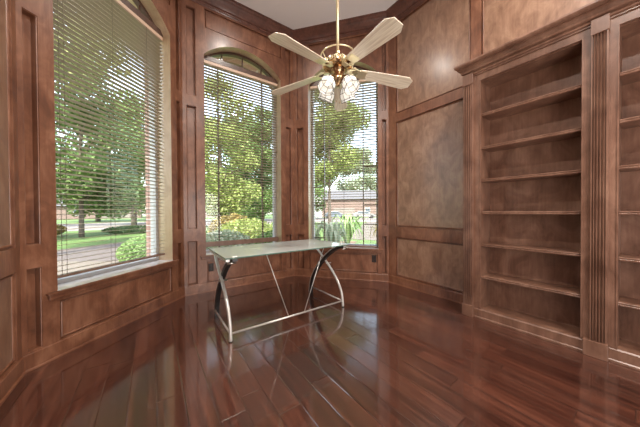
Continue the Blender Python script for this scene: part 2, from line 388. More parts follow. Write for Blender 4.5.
n = len(fb.v); fb.v += [(x, y, -.34) for x, y, z in fb.v]; fb.f += [(5+n, 4+n, 3+n, 2+n, 1+n, n)]+[(i, i+n, (i+1) % 6+n, (i+1) % 6) for i in range(6)]
tag(fb.build('floor', M['floor']), kind='structure')
tag(MB().box(-1.2, 3.5, -2.3, 4.1, CEIL, CEIL+.2).build('ceiling', M['ceiling']), kind='structure')

def sweep_wall(name, prof, mat, i0, i1, ext0=0, ext1=0, stop=None):
    """moulding profile [(n,z)] along the wall from corner i0 to i1, mitred"""
    pts = POLY; N = len(pts); mb = MB(); rows = []
    def off(i, n):
        p = pts[i % N]; _, n0 = frame(pts[(i-1) % N], p); _, n1 = frame(p, pts[(i+1) % N])
        m = (n0+n1).normalized(); return p+m*(n/m.dot(n0))
    a = [(*off(i0, n), z) for n, z in prof]; b = [(*off(i1, n), z) for n, z in prof]
    if stop is not None:
        d, inn = frame(pts[i0], pts[i1 % N]); b = [(*(pts[i0]+d*stop+inn*n), z) for n, z in prof]
    k = len(prof); mb.add(a+b, [(i, (i+1) % k, (i+1) % k+k, i+k) for i in range(k)]+[tuple(range(k)), tuple(reversed(range(k, 2*k)))])
    return tag(mb.build(name, M[mat]), kind='structure')
CROWN = [(-.01, 4.055), (.008, 4.055), (.012, 4.07), (.020, 4.074), (.022, 4.086), (.014, 4.094), (.014, 4.106), (.026, 4.112), (.034, 4.145), (.054, 4.185), (.072, 4.205), (.076, 4.207), (.080, 4.222), (.090, 4.24), (.100, 4.245), (.100, 4.272), (-.01, 4.272)]
BASE = [(-.01, -.002), (.020, -.002), (.020, .010), (.016, .015), (.009, .017), (.008, .116), (.004, .122), (-.01, .122)]
side = ['northwest', 'north', 'northeast', 'east', 'south', 'west']
for i in range(6):
    sweep_wall('trim_%d' % (i+1), CROWN, 'crown_wood', i, i+1)
    sweep_wall('baseboard_'+side[i], BASE, 'wall_wood', i, i+1, stop=(1.24 if i == 3 else None))

# ---------------------------------------------------------------- windows
def window(idx, a, b, win, mullions, muntins):
    P = mapper(a, b); s0, s1 = win
    d, inn = frame(a, b)
    root = empty('window_%d' % idx, P((s0+s1)/2, -.14, SILL), math.atan2(d.y, d.x), kind='structure')
    bpy.context.view_layer.update(); inv = root.matrix_world.inverted()
    def part(mb, name, mat, parent=root, **k):
        mb.v = [tuple(inv @ Vector(v)) for v in mb.v]
        return mb.build(name, M[mat], parent, **k)
    def bx(mb, sa, sb, na, nb, za, zb):
        mb.add([P(s, n, z) for z in (za, zb) for n in (na, nb) for s in (sa, sb)], [(0, 2, 3, 1), (4, 5, 7, 6), (0, 1, 5, 4), (2, 6, 7, 3), (0, 4, 6, 2), (1, 3, 7, 5)])
    ap = arch_pts(s0, s1, SPRING, APEX)
    # jamb lining and arch soffit (lines the thickness of the wall)
    j = MB(); outline = [(s0, SILL)]+ap+[(s1, SILL)]
    for (x0, z0), (x1, z1) in zip(outline, outline[1:]):
        j.add([P(x0, 0.001, z0), P(x1, 0.001, z1), P(x1, -.29, z1), P(x0, -.29, z0)], [(0, 1, 2, 3)])
    part(j, 'jamb_lining', 'reveal')
    # marble sill with wooden nosing
    m = MB(); bx(m, s0-.004, s1+.004, -.40, .012, SILL-.035, SILL); part(m, 'sill', 'marble', bevel=.003)
    m = MB(); bx(m, s0-.075, s1+.075, .0, .032, SILL-.022, SILL-.001); bx(m, s0-.06, s1+.06, .0, .018, SILL-.060, SILL-.022); part(m, 'sill_nosing', 'wall_wood', bevel=.004)
    # sash frame
    nf0, nf1 = -.285, -.205
    f = MB(); bx(f, s0, s0+.035, nf0, nf1, SILL, SPRING); bx(f, s1-.035, s1, nf0, nf1, SILL, SPRING); bx(f, s0+.035, s1-.035, nf0, nf1, SILL, SILL+.035)
    part(f, 'sash_frame', 'vinyl')
    # transom bar
    t = MB(); bx(t, s0, s1, -.205, -.098, SPRING-.020, SPRING+.050); part(t, 'transom_bar', 'rail_wood')
    # arched head frame
    h = MB(); c = (s0+s1)/2; inner = arch_pts(s0+.035, s1-.035, SPRING+.01, APEX-.035)
    for k in range(len(ap)-1):
        q = [ap[k], ap[k+1], inner[k+1], inner[k]]
        h.add([P(x, -.135, z) for x, z in q]+[P(x, -.20, z) for x, z in q], [(0, 1, 2, 3), (4, 7, 6, 5), (2, 3, 7, 6), (0, 4, 5, 1)])
    part(h, 'arched_head', 'rail_wood')
    def ztop(s): 
        for (x0, z0), (x1, z1) in zip(ap, ap[1:]):
            if x0 <= s <= x1: return z0+(z1-z0)*(s-x0)/(x1-x0)
    for k in (-1, 0, 1):
        s = c+k*.315; mm = MB(); bx(mm, s-.009, s+.009, -.180, -.160, SPRING+.045, ztop(s)-.005); part(mm, 'fanlight_bar', 'rail_wood')
    for s in mullions:
        mm = MB(); bx(mm, s-.008, s+.008, -.265, -.225, SILL+.035, SPRING); part(mm, 'mullion', 'rail_wood')
    for (sa, sb, z) in muntins:
        mm = MB(); bx(mm, sa, sb, -.258, -.236, z-.009, z+.009); part(mm, 'muntin', 'rail_wood')
    g = MB(); bx(g, s0+.03, s1-.03, -.249, -.245, SILL+.03, SPRING-.02); part(g, 'pane', 'pane')
    g = MB(); pl = [(x, z) for x, z in inner]; g.add([P(x, -.170, z) for x, z in pl], [tuple(range(len(pl)))]); part(g, 'fanlight_pane', 'pane')
    return root
window(1, A, B, WIN[1], [], [])
window(2, B, C, WIN[2], [.505, 1.222], [])
mz = [.915, 1.25, 1.92]
window(3, C, D, WIN[3], [.500, 1.200], [(.307, .487, z) for z in (.66, .915, 1.25, 1.59)]+[(1.213, 1.42, z) for z in mz])

# ---------------------------------------------------------------- exterior of the house
def exterior(name, a, b, win):
    P = mapper(a, b); mb = MB(); L = (b-a).length; w = (win[0]-.02, win[1]+.02)
    for n in (-.285, -.41):
        tile(mb, P, L, 4.5, [(w[0], w[1], SILL-.035, SPRING)], n, w, z_lo=-.4)
    outline = [(w[0], SILL-.035)]+arch_pts(w[0], w[1], SPRING, APEX)+[(w[1], SILL-.035), (w[0], SILL-.035)]
    for (x0, z0), (x1, z1) in zip(outline, outline[1:]):
        mb.add([P(x0, -.285, z0), P(x1, -.285, z1), P(x1, -.41, z1), P(x0, -.41, z0)], [(0, 1, 2, 3)])
    tag(mb.build(name, M['brick']), kind='structure')
exterior('wall_exterior_northwest', A, B, WIN[1]); exterior('wall_exterior_north', B, C, WIN[2]); exterior('wall_exterior_northeast', C, D, WIN[3])
so = MB()
outer = [Vector((-1.62, 2.90)), Vector((.04, 4.52)), Vector((2.42, 4.52)), Vector((3.95, 2.72)), Vector((3.95, -2.7)), Vector((-1.62, -2.7))]
innr = [Vector((-1.03, 2.72)), Vector((.24, 3.985)), Vector((2.20, 3.985)), Vector((3.39, 2.58)), Vector((3.39, -2.18)), Vector((-1.03, -2.18))]
for z in (3.78, 3.9):
    so.add([(p.x, p.y, z) for p in outer]+[(p.x, p.y, z) for p in innr], [(i, (i+1) % 6, (i+1) % 6+6, i+6) for i in range(6)])
so.add([(p.x, p.y, z) for z in (3.78, 3.9) for p in outer], [(i, (i+1) % 6, (i+1) % 6+6, i+6) for i in range(6)])
tag(so.build('trim_7', M['soffit']), kind='structure')
rf = MB(); rf.add([(p.x, p.y, 3.9) for p in outer]+[(p.x*.55+.5, p.y*.5+.4, 6.0) for p in outer], [(i, (i+1) % 6, (i+1) % 6+6, i+6) for i in range(6)]+[tuple(range(6, 12))])
tag(rf.build('roof', M['roof']), kind='structure')

# ---------------------------------------------------------------- blinds
def blind(a, b, win, zbot, cords, label, rail=.022):
    d, inn = frame(a, b); P = mapper(a, b); s0, s1 = win[0]+.010, win[1]-.010; NB = -.125
    o = P(s0, NB, 0); root = empty('window_blind', (o[0], o[1], zbot), math.atan2(d.y, d.x), label, 'blind', 'wooden venetian blinds in the three arched windows')
    W = s1-s0; top = 3.355; z0 = zbot
    sl = MB(); k = 0; z = top-.045
    while z > zbot+rail+.013:
        # gently crowned slat, nearly open; local y points out of the room
        t = math.radians(-5); hw = .025
        prof = [(-hw, 0), (-hw*.4, .0016), (hw*.4, .0016), (hw, 0)]
        pr = [(y*math.cos(t)-q*math.sin(t), q*math.cos(t)+y*math.sin(t)) for y, q in prof]+[(y*math.cos(t)-(q-.0028)*math.sin(t), (q-.0028)*math.cos(t)+y*math.sin(t)) for y, q in reversed(prof)]
        n_ = len(pr); sl.add([(x, y, z-z0+q) for x in (0, W) for y, q in pr], [(i, (i+1) % n_, (i+1) % n_+n_, i+n_) for i in range(n_)]+[tuple(range(n_)), tuple(reversed(range(n_, 2*n_)))])
        z -= .0435; k += 1
    sl.build('slats', M['slat'], root)
    MB().box(0, W, -.028, .028, top-.03-z0, top+.012-z0).build('headrail', M['slat_head'], root, bevel=.003)
    MB().box(0, W, -.026, .026, 0, rail).build('bottom_rail', M['bottom_rail'], root, bevel=.004)
    for s in cords:
        cm = MB(); x = s-s0
        for y in (-.027, .027): cm.tube([(x, y, .01), (x, y, top-.03-z0)], .0016, 6)
        cm.build('ladder_cord', M['cord'], root)
    return root
blind(A, B, WIN[1], .600, (.300, .335, .74, 1.13), 'tan venetian blind in the widest-looking window, with the clipped hedge behind it')
blind(B, C, WIN[2], .630, (.48, .86, 1.20), 'tan venetian blind in the middle arched window, its bottom rail raised above the sill', .072)
blind(C, D, WIN[3], .536, (.40, .875, 1.33), 'tan venetian blind behind the fan lights, lowered fully onto the window sill')

# ---------------------------------------------------------------- outlets
def outlet(a, b, s, z, label):
    d, inn = frame(a, b); P = mapper(a, b); p = P(s, -.017, z)
    r = empty('wall_outlet', p, math.atan2(d.y, d.x), label, 'outlet')
    MB().box(-.037, .037, -.008, .003, -.058, .058).build('cover_plate', M['outlet'], r, bevel=.002)
    for dz in (-.024, .024): MB().box(-.016, .016, -.0105, 0, dz-.014, dz+.014).build('socket', M['outlet_in'], r, bevel=.002)
outlet(B, C, .338, .343, 'dark brown electrical outlet low in the panel just left of the desk')
outlet(C, D, 1.385, .362, 'dark brown electrical outlet under the window behind the ceiling fan')

# ---------------------------------------------------------------- bookcases
XP, XF, XB = 2.80, 2.835, 3.085           # pilaster front, face frame front, back panel
def pilaster(root, y0, y1, ypl, name='pilaster'):
    mb = MB(); w = y1-y0
    prof = [(XF+.02, y0), (XP, y0)]
    n = 4; m0 = .010; cw = (w-2*m0)/n
    for k in range(n):                     # four rounded reeds between narrow grooves
        ya = y0+m0+k*cw
        prof += [(XP, ya), (XP+.016, ya+.001), (XP+.017, ya+.006), (XP+.003, ya+.008), (XP-.003, ya+cw/2+.003), (XP+.003, ya+cw-.002)]
    prof += [(XP+.016, y1-m0), (XP+.016, y1-m0+.003), (XP, y1-m0+.004)]
    prof += [(XP, y1), (XF+.02, y1)]
    mb.add([(x, y, z) for z in (.12, 2.50) for x, y in prof], [(i, (i+1) % len(prof), (i+1) % len(prof)+len(prof), i+len(prof)) for i in range(len(prof))]+[tuple(range(len(prof)))])
    o = mb.build(name, M['case_wood'], root)
    MB().box(XP-.012, XF+.03, y0-.006, ypl, 0, .125).build('plinth_block', M['case_wood'], o, bevel=.003)
    MB().box(XP-.006, XF+.03, y0-.004, y1+.004, 2.50, 2.615).build('capital_block', M['case_wood'], o, bevel=.003)
    return o
SHZ = [2.172, 1.822, 1.478, 1.138, .792, .452]
def bookcase(yl, yr, pils, label, top=None):
    """opening from yl down to yr (yl > yr); pils = list of (y0,y1)"""
    r = empty('built_in_bookcase', (0, 0, 0), 0, label, 'bookcase')
    lo, hi = min(p[0]-.0065 for p in pils+[(yr-.02, 0)]), max([p[1] for p in pils]+[top or yl+.02])
    mb = MB(); mb.box(XF+.02, XB+.02, yl, yl+.018, .0, 2.6); mb.box(XF+.02, XB+.02, yr-.018, yr, .0, 2.6); mb.box(XF+.02, XB, yr, yl, 2.505, 2.56)
    mb.build('side_panel', M['case_wood'], r)
    bk = MB().box(XB, XB+.015, yr-.018, yl+.018, 0, 2.6); bk.build('back_panel', M['case_wood'], r)
    f = MB(); f.box(XF, XF+.022, yl, hi, .10, 2.6); f.box(XF, XF+.022, lo, yr, .10, 2.6); f.box(XF, XF+.022, yr, yl, 2.515, 2.6)
    # bead round the opening
    for (y0, y1, z0, z1) in ((yl, yl+.008, .12, 2.515), (yr-.008, yr, .12, 2.515), (yr-.008, yl+.008, 2.515, 2.523)): f.box(XF-.006, XF, y0, y1, z0, z1)
    f.build('face_frame', M['case_wood'], r)
    b = MB(); b.prism([(XF-.0, -.001), (XF-.012, -.001), (XF-.012, .014), (XF-.004, .02), (XF-.004, .092), (XF+.004, .102), (XB, .102), (XB, -.001)], lo, hi, lambda x, y, z: (x, y, z))
    b.build('base_deck', M['case_wood'], r)
    for z in SHZ:
        s = MB(); p = [(XB, z-.030), (XF+.035, z-.030), (XF+.024, z-.026), (XF+.022, z-.018), (XF+.028, z-.012), (XF+.022, z-.008), (XF+.022, z-.003), (XF+.026, z), (XB, z)]
        s.prism(p, yr+.001, yl-.001, lambda x, y, zz: (x, y, zz)); s.build('shelf', M['case_wood'], r)
    for p in pils: pilaster(r, *p)
    return r
bookcase(1.055, .335, [(1.118, 1.212, 1.218), (.195, .282, .318)], 'brown built-in bookcase with six empty shelves, fully in view between two fluted pilasters')
bookcase(.147, -.573, [(-.730, -.638, -.632)], 'brown built-in bookcase with dark empty shelves, cut off by the right edge', .188)
co = MB(); CP = [(3.108, 2.585), (2.822, 2.585), (2.822, 2.598), (2.808, 2.602), (2.806, 2.612), (2.816, 2.618), (2.816, 2.626), (2.792, 2.632), (2.788, 2.646), (2.768, 2.662), (2.750, 2.668), (2.756, 2.674), (2.756, 2.680), (2.730, 2.686), (2.720, 2.700), (2.720, 2.714), (2.732, 2.718), (3.108, 2.718)]
ly = []
for yb, sg in ((1.212, 1), (-.75, -1)):
    ly.append([(x, yb+sg*max(0, 2.822-x)*.62, z) for x, z in CP])
k = len(CP); co.add(ly[0]+ly[1], [(i, (i+1) % k, (i+1) % k+k, i+k) for i in range(k)]+[tuple(range(k)), tuple(reversed(range(k, 2*k)))])
tag(co.build('bookcase_cornice', M['case_wood']), 'long brown stepped wooden cornice running along the top of both bookcases', 'moulding')

# ---------------------------------------------------------------- desk
DX0, DX1 = .559, 1.862
desk = empty('glass_desk', (1.21, 2.46, 0), 0, 'glass topped desk with curved crossing silver and black legs in front of the windows', 'desk')
def dl(mb, name, mat, parent=None, **k):
    mb.v = [(x-1.21, y-2.46, z) for x, y, z in mb.v]; return mb.build(name, M[mat], parent or desk, **k)
tx0, tx1, ty0, ty1 = .500, 1.862, 2.060, 2.775
ttop = dl(MB().box(tx0, tx1, ty0, ty1, .748, .758), 'tabletop', 'desk_glass')
e = MB()
for q in ((tx0-.001, tx1+.001, ty0-.002, ty0), (tx0-.001, tx1+.001, ty1, ty1+.002)): e.box(*q, .748, .758)
for q in ((tx0-.002, tx0, ty0, ty1), (tx1, tx1+.002, ty0, ty1)): e.box(*q, .748, .758)
dl(e, 'glass_edge', 'glass_edge', None)
for x in (tx0+.020, DX1-.028):
    m = MB(); m.box(x-.018, x+.018, ty0+.012, ty1-.012, .722, .747); dl(m, 'top_support', 'silver_paint', bevel=.004)
SILV = [(2.150, 0), (2.152, .05), (2.172, .16), (2.225, .262), (2.315, .362), (2.430, .458), (2.560, .545), (2.670, .622), (2.735, .685), (2.752, .725)]
DARK = [(2.800, 0), (2.798, .05), (2.782, .15), (2.735, .245), (2.655, .355), (2.545, .470), (2.430, .570), (2.310, .652), (2.190, .708), (2.085, .735)]
for i, x in enumerate((DX0, DX1)):
    sx = -.022 if i == 0 else -.022
    m = MB(); m.tube(catmull([(x, y, z) for y, z in SILV], 6), .015, 12); dl(m, 'leg', 'silver_paint', smooth=True, label='thin silver tube leg')
    pts = catmull([(x+(.026 if i == 0 else -.026), y, z) for y, z in DARK], 6)
    m = MB(); m.tube(pts, 0, flat=(.030, .044, (1, 0, 0))); lg = dl(m, 'leg', 'black_steel', label='wide black flat bar leg')
    # silver edge strip on the outer side of the curve
    out = []
    for k, p in enumerate(pts):
        t = (pts[min(k+1, len(pts)-1)]-pts[max(k-1, 0)]).normalized(); nrm = t.cross(Vector((1, 0, 0))).normalized()
        if nrm.z < 0 or (abs(nrm.z) < .05 and nrm.y > 0): nrm = -nrm
        out.append(p+Vector((0, abs(nrm.y), abs(nrm.z)))*.0225)
    m = MB(); m.tube(out, 0, flat=(.014, .044, (1, 0, 0))); dl(m, 'edge_strip', 'silver_paint', lg, label='silver edge of the black leg')
    m = MB(); m.tube([(x, 2.152, .070), (x, 2.795, .070)], .009, 10); dl(m, 'side_stretcher', 'silver_paint', smooth=True)
    for yy, zz in ((2.44, .475), (2.12, .70)):
        m = MB(); sgn = -1 if i == 0 else 1; m.tube([(x-.03, yy, zz), (x+.045, yy, zz)], .008, 10); dl(m, 'bolt', 'chrome', smooth=True)
    for yy in (2.150, 2.80):
        m = MB(); m.lathe([(.015, 0), (.015, .01), (.011, .012)], (x+((.026 if i == 0 else -.026) if yy > 2.5 else 0), yy, 0), 12); dl(m, 'foot_glide', 'black_steel')
m = MB(); m.tube([(DX0, 2.152, .072), (DX1, 2.152, .072)], .009, 10); dl(m, 'long_stretcher', 'silver_paint', smooth=True)
for (xa, xb) in ((.895, 1.135), (1.585, 1.32)):
    m = MB(); m.tube([(xa, 2.150, .745), (xb, 2.152, .072)], .0045, 8); dl(m, 'brace_rod', 'silver_paint', smooth=True)

# ---------------------------------------------------------------- ceiling fan
FX, FY = 1.298, 1.55
fan = empty('ceiling_fan', (FX, FY, CEIL), 0, 'brass ceiling fan with five pale oak blades and a cluster of leaded glass lights', 'ceiling fan')
def fl(mb, name, mat, parent=None, **k): return mb.build(name, M[mat], parent or fan, **k)
Z = lambda z: z-CEIL
fl(MB().lathe([(.0, 0), (.07, 0), (.068, -.02), (.05, -.05), (.022, -.07), (.018, -.075)], n=28), 'canopy', 'brass_pale', smooth='angle')
fl(MB().tube([(0, 0, Z(2.50)), (0, 0, -.06)], .0125, 14), 'downrod', 'brass_pale', smooth=True)
fl(MB().lathe([(.0, Z(2.505)), (.020, Z(2.50)), (.026, Z(2.475)), (.024, Z(2.445)), (.045, Z(2.435)), (.085, Z(2.425)), (.108, Z(2.412)), (.112, Z(2.400)), (.120, Z(2.395)), (.122, Z(2.365)), (.10, Z(2.352)), (.075, Z(2.345)), (0, Z(2.345))], n=48), 'motor_housing', 'brass', smooth='angle')
t = MB(); t.tube([(.144*math.cos(a), .144*math.sin(a), Z(2.455)) for a in np.linspace(0, 2*PI, 64, endpoint=False)], .0055, 8, closed=True)
for k in range(3):
    a = 2*PI*k/3+.9; t.tube([(.144*math.cos(a), .144*math.sin(a), Z(2.455)), (.115*math.cos(a), .115*math.sin(a), Z(2.40))], .004, 6)
fl(t, 'crown_ring', 'brass_pale', smooth=True)
# pierced ornamental band: scroll leaves round the motor
t = MB()
for i in range(16):
    a = 2*PI*i/16; u = Vector((math.cos(a), math.sin(a), 0)); w = Vector((-math.sin(a), math.cos(a), 0))
    p = [u*.121+w*(.018*math.cos(q))+Vector((0, 0, Z(2.382)+.013*math.sin(q))) for q in np.linspace(0, 2*PI, 10, endpoint=False)]
    t.tube(p, .0034, 5, closed=True)
    t.tube([u*.126+Vector((0, 0, Z(2.40))), u*.131+Vector((0, 0, Z(2.382))), u*.126+Vector((0, 0, Z(2.365)))], .004, 5)
fl(t, 'scroll_band', 'brass_pale', smooth=True)
fl(MB().lathe([(.0, Z(2.345)), (.06, Z(2.345)), (.062, Z(2.335)), (.05, Z(2.32)), (.043, Z(2.31)), (.043, Z(2.275)), (.05, Z(2.27)), (.052, Z(2.255)), (.03, Z(2.235)), (.014, Z(2.22)), (.012, Z(2.205)), (0, Z(2.20))], n=32), 'switch_housing', 'brass', smooth='angle')
def blade(az):
    # local x points outward from the hub
    iron = MB()
    c = []
    for sgn in (-1, 1):
        iron.tube(catmull([(.085, sgn*.012, -.002), (.115, sgn*.030, .004), (.150, sgn*.040, .0), (.185, sgn*.030, -.004), (.225, sgn*.034, -.006)], 5), .0048, 7)
        iron.tube([(.135+.016*math.cos(q), sgn*(.036)+.014*math.sin(q), .002) for q in np.linspace(0, 2*PI, 12, endpoint=False)], .0036, 6, closed=True)
        iron.tube([(.19+.018*math.cos(q), sgn*(.018)+.012*math.sin(q), -.004) for q in np.linspace(0, 2*PI, 12, endpoint=False)], .0036, 6, closed=True)
    iron.box(.08, .125, -.018, .018, -.004, .004); iron.box(.175, .25, -.040, .040, -.010, -.006)
    out = [(.195, -.048), (.625, -.072), (.672, -.038), (.672, .038), (.625, .072), (.195, .048)]
    bl = MB(); n = len(out); bl.add([(x, y, z) for z in (-.006, .0) for x, y in out], [tuple(range(n)), tuple(reversed(range(n, 2*n)))]+[(i, (i+1) % n, (i+1) % n+n, i+n) for i in range(n)])
    o = fl(bl, 'blade', 'blade', bevel=.0015)
    o.matrix_basis = Matrix.Translation((0, 0, Z(2.345))) @ Matrix.Rotation(az, 4, 'Z') @ Matrix.Rotation(math.radians(5.0), 4, 'Y') @ Matrix.Rotation(math.radians(-11), 4, 'X')
    ir = fl(iron, 'blade_iron', 'brass_pale', o, smooth='angle')
a0 = 5.775    # clockwise from +Y
for k in range(5):
    blade(PI/2-(a0+k*2*PI/5))
# light kit: four arms with leaded tulip shades
for k in range(4):
    az = math.radians(54.5+45+90*k)
    u = Vector((math.cos(az), math.sin(az), 0))
    arm = MB(); arm.tube(catmull([u*.035+Vector((0, 0, Z(2.262))), u*.06+Vector((0, 0, Z(2.272))), u*.082+Vector((0, 0, Z(2.262))), u*.092+Vector((0, 0, Z(2.24)))], 5), .006, 8)
    ax = (u*.58+Vector((0, 0, -1))).normalized(); base = u*.088+Vector((0, 0, Z(2.245)))
    R = ax.to_track_quat('Z', 'Y').to_matrix().to_4x4(); T = Matrix.Translation(base) @ R
    arm.lathe([(.0, -.006), (.02, -.004), (.024, .012), (.022, .02)], mat=T, n=16)
    ao = fl(arm, 'light_arm', 'brass', smooth='angle')
    sp = [(.022, .006), (.044, .026), (.060, .055), (.066, .085), (.063, .110), (.070, .128)]
    sh = MB(); sh.lathe(sp, mat=T, n=8, cap=False); so_ = fl(sh, 'lamp_shade', 'shade', ao)
    ld = MB()
    for i in range(8):
        aa = 2*PI*i/8; ld.tube([T @ Vector((r*1.01*math.cos(aa), r*1.01*math.sin(aa), z)) for r, z in sp], .0022, 4)
    for (r, z) in (sp[2], sp[4], sp[5]):
        ld.tube([T @ Vector((r*1.01*math.cos(2*PI*i/8), r*1.01*math.sin(2*PI*i/8), z)) for i in range(8)], .0022, 4, closed=True)
    fl(ld, 'leading', 'lead', ao)
    bu = MB(); bu.lathe([(0, .02), (.012, .025), (.018, .05), (.020, .065), (.012, .085), (0, .09)], mat=T, n=14); fl(bu, 'bulb', 'bulb', ao, smooth=True)
ch = MB()
for dx in (-.02, .02):
    ch.tube([(dx, 0, Z(2.25)), (dx, 0, Z(2.08))], .0013, 5); ch.lathe([(0, -.012), (.004, -.006), (.004, .004), (0, .01)], (dx, 0, Z(2.075)), 8)
fl(ch, 'pull_chain', 'brass')

# ---------------------------------------------------------------- recessed ceiling lights
def downlight(x, y, w, label):
    r = empty('recessed_ceiling_light', (x, y, CEIL), 0, label, 'ceiling light', 'recessed ceiling lights')
    MB().lathe([(.062, -.002), (.085, -.004), (.088, .002), (.062, .002)], n=32, cap=False).build('trim_ring', M['white_trim'], r)
    MB().lathe([(0, -.001), (.062, -.001)], n=28, cap=False).build('lens', M['downlight_lens'], r)
    l = bpy.data.lights.new('downlight_lamp', 'AREA'); l.shape = 'DISK'; l.size = .14; l.energy = w; l.color = (1, .94, .86); l.spread = math.radians(170)
    lo = bpy.data.objects.new('downlight_lamp', l); COL.objects.link(lo); lo.location = (x, y, CEIL-.012)
FILL_W = 30  # power of the three unseen ceiling lights added as interior fill
downlight(1.12, 2.62, 9, 'round recessed light in the ceiling of the window bay')
downlight(.1, .1, FILL_W, 'added round recessed fill light in the ceiling near the west wall')
downlight(2.2, .1, FILL_W, 'added round recessed fill light in the ceiling near the bookcases')
downlight(1.1, -1.2, FILL_W, 'added round recessed fill light in the ceiling by the south wall')

# ---------------------------------------------------------------- outdoors
G = -.35
def slab(name, pts, z, mat, h=.05):
    mb = MB(); mb.prism(pts, z-h, z, lambda x, d, y: (x, y, d)); return tag(mb.build(name, M[mat]), kind='structure')
slab('ground_lawn', [(-90, -30), (110, -30), (110, 120), (-90, 120)], G, 'lawn', .3)
slab('driveway', [(-12, 10.6), (-1.2, 10.0), (-1.2, 15.4), (-3.05, 13.8), (-12, 7.5+2.2)][:0] or [(-14, 5.6), (-2.3, 10.44), (-.4, 9.0), (-.2, 16.1), (-1.45, 15.2), (-3.05, 13.8), (-14, 5.6+1.0)], G+.01, 'drive', .02)
slab('front_walk', [(-6, 4.2), (-.6, 4.6), (-.6, 9.4), (-.9, 9.4), (-2.31, 10.44), (-9, 7.6)], G+.02, 'walk', .02)
slab('street', [(-60, 27), (14.5, 27), (60, 3), (60, 20), (26, 45), (-60, 45)], G+.01, 'street', .02)
slab('side_driveway', [(9.2, 8.0), (11.5, 9.0), (26, 21), (22.5, 21.5), (8.6, 9.6)], G+.02, 'walk', .02)
slab('planting_bed', [(.2, 4.2), (3.0, 4.2), (8.2, 8.4), (5.2, 11.5), (.6, 8.0)], G+.015, 'mulch', .02)

def leaves(centers, radii, n, size, flat=.0, shell=.45):
    """n small four-sided leaves scattered through ellipsoid clumps"""
    centers = np.array(centers, float); radii = np.array(radii, float)
    vol = radii.prod(axis=1)**(2/3); idx = rng.choice(len(centers), n, p=vol/vol.sum())
    d = rng.normal(size=(n, 3)); d /= np.linalg.norm(d, axis=1)[:, None]
    rr = shell+(1-shell)*rng.random(n)**.6
    P = centers[idx]+d*radii[idx]*rr[:, None]
    a = rng.normal(size=(n, 3)); a[:, 2] *= (1-flat); a /= np.linalg.norm(a, axis=1)[:, None]
    b = np.cross(a, rng.normal(size=(n, 3))); b /= np.linalg.norm(b, axis=1)[:, None]
    s = size*(.6+.8*rng.random(n))[:, None]
    V = np.stack([P-a*s, P-b*s*.5, P+a*s, P+b*s*.5], 1).reshape(-1, 3)
    return V
def leaf_obj(name, V, mat, parent=None):
    n = len(V)//4; me = bpy.data.meshes.new(name)
    me.vertices.add(len(V)); me.vertices.foreach_set('co', V.astype(np.float32).ravel())
    me.loops.add(n*4); me.loops.foreach_set('vertex_index', np.arange(n*4, dtype=np.int32))
    me.polygons.add(n); me.polygons.foreach_set('loop_start', np.arange(0, n*4, 4, dtype=np.int32)); me.update(calc_edges=True)
    me.materials.append(M[mat]); o = bpy.data.objects.new(name, me); COL.objects.link(o)
    if parent: o.parent = parent
    return o
def tree(x, y, h, spread, trunk_r, mat, label, n=9000, low=.25, size=.12, clumps=26, lean=0, sparse=0, group=None):
    r = empty('tree', (x, y, G), 0, label, 'tree', group)
    tk = MB(); tk.tube(catmull([(0, 0, -.05), (lean*.1, .05, h*.2), (lean*.3, 0, h*.45), (lean*.5, .1, h*.8)], 5), [trunk_r*(1-.75*k/15) for k in range(16)], 10)
    for k in range(9):
        az = rng.random()*2*PI; z0 = h*(low*.8+.5*rng.random()); L = spread*(.4+.5*rng.random())
        tk.tube(catmull([(lean*.2, 0, z0), (math.cos(az)*L*.5, math.sin(az)*L*.5, z0+L*.25), (math.cos(az)*L, math.sin(az)*L, z0+L*.42)], 4), [trunk_r*.35*(1-.08*k) for k in range(9)], 6)
    tk.build('trunk', M['bark'], r, smooth=True)
    cs, rs = [], []
    for k in range(clumps):
        z = h*(low+(1-low)*rng.random()); f = math.sin(PI*min(1, max(.12, (z/h-low+.12)/(1.12-low))))**.6
        az = rng.random()*2*PI; rad = spread*f*math.sqrt(rng.random())*.85
        cs.append((math.cos(az)*rad+lean*.3, math.sin(az)*rad, z)); q = spread*(.26+.20*rng.random()); rs.append((q, q, q*.75))
    leaf_obj('crown', leaves(cs, rs, int(n*1.25), size*.92, shell=.12), mat, r)
    return r
def shrub(x, y, rx, ry, h, mat, label, n=2500, size=.06, name='shrub', cat='shrub', group=None, shell=.7, zc=.5):
    r = empty(name, (x, y, G), 0, label, cat, group)
    st = MB()
    for k in range(5):
        a = 2*PI*k/5; st.tube([(0, 0, -.02), (rx*.4*math.cos(a), ry*.4*math.sin(a), h*.6)], .018, 6)
    st.build('stem', M['bark'], r)
    leaf_obj('foliage', leaves([(0, 0, h*zc)], [(rx, ry, h*(1-zc))], n, size, shell=shell), mat, r)
    return r
# seen through the near (northwest) window
tree(-3.45, 20.1, 11, 3.6, .14, 'leaf_mid', 'spreading green shade tree with a dark trunk on the lawn across the driveway', 15000, .17, .13, 34)
tree(-10.0, 15.2, 12, 3.9, .22, 'leaf_yellow', 'yellow green tree beside the driveway, nearest the frame edge of the near window', 12000, .22, .13, 30)
tree(-1.6, 34.5, 14, 5.6, .3, 'leaf_mid', 'tall green tree beyond the street behind the clipped hedge', 12000, .14, .2, 30)
tree(-3.4, 11.6, 13, 3.1, .17, 'leaf_yellow', 'overhanging yellow green tree standing at the driveway edge', 13000, .42, .10, 26)
tree(-14, 33, 12, 6, .3, 'leaf_dark', 'dark green tree across the street beyond the near window', 8000, .12, .24, 26)
tree(-7, 52, 11, 6, .35, 'leaf_mid', 'distant round green tree on the far lawn', 6000, .15, .35, 24)
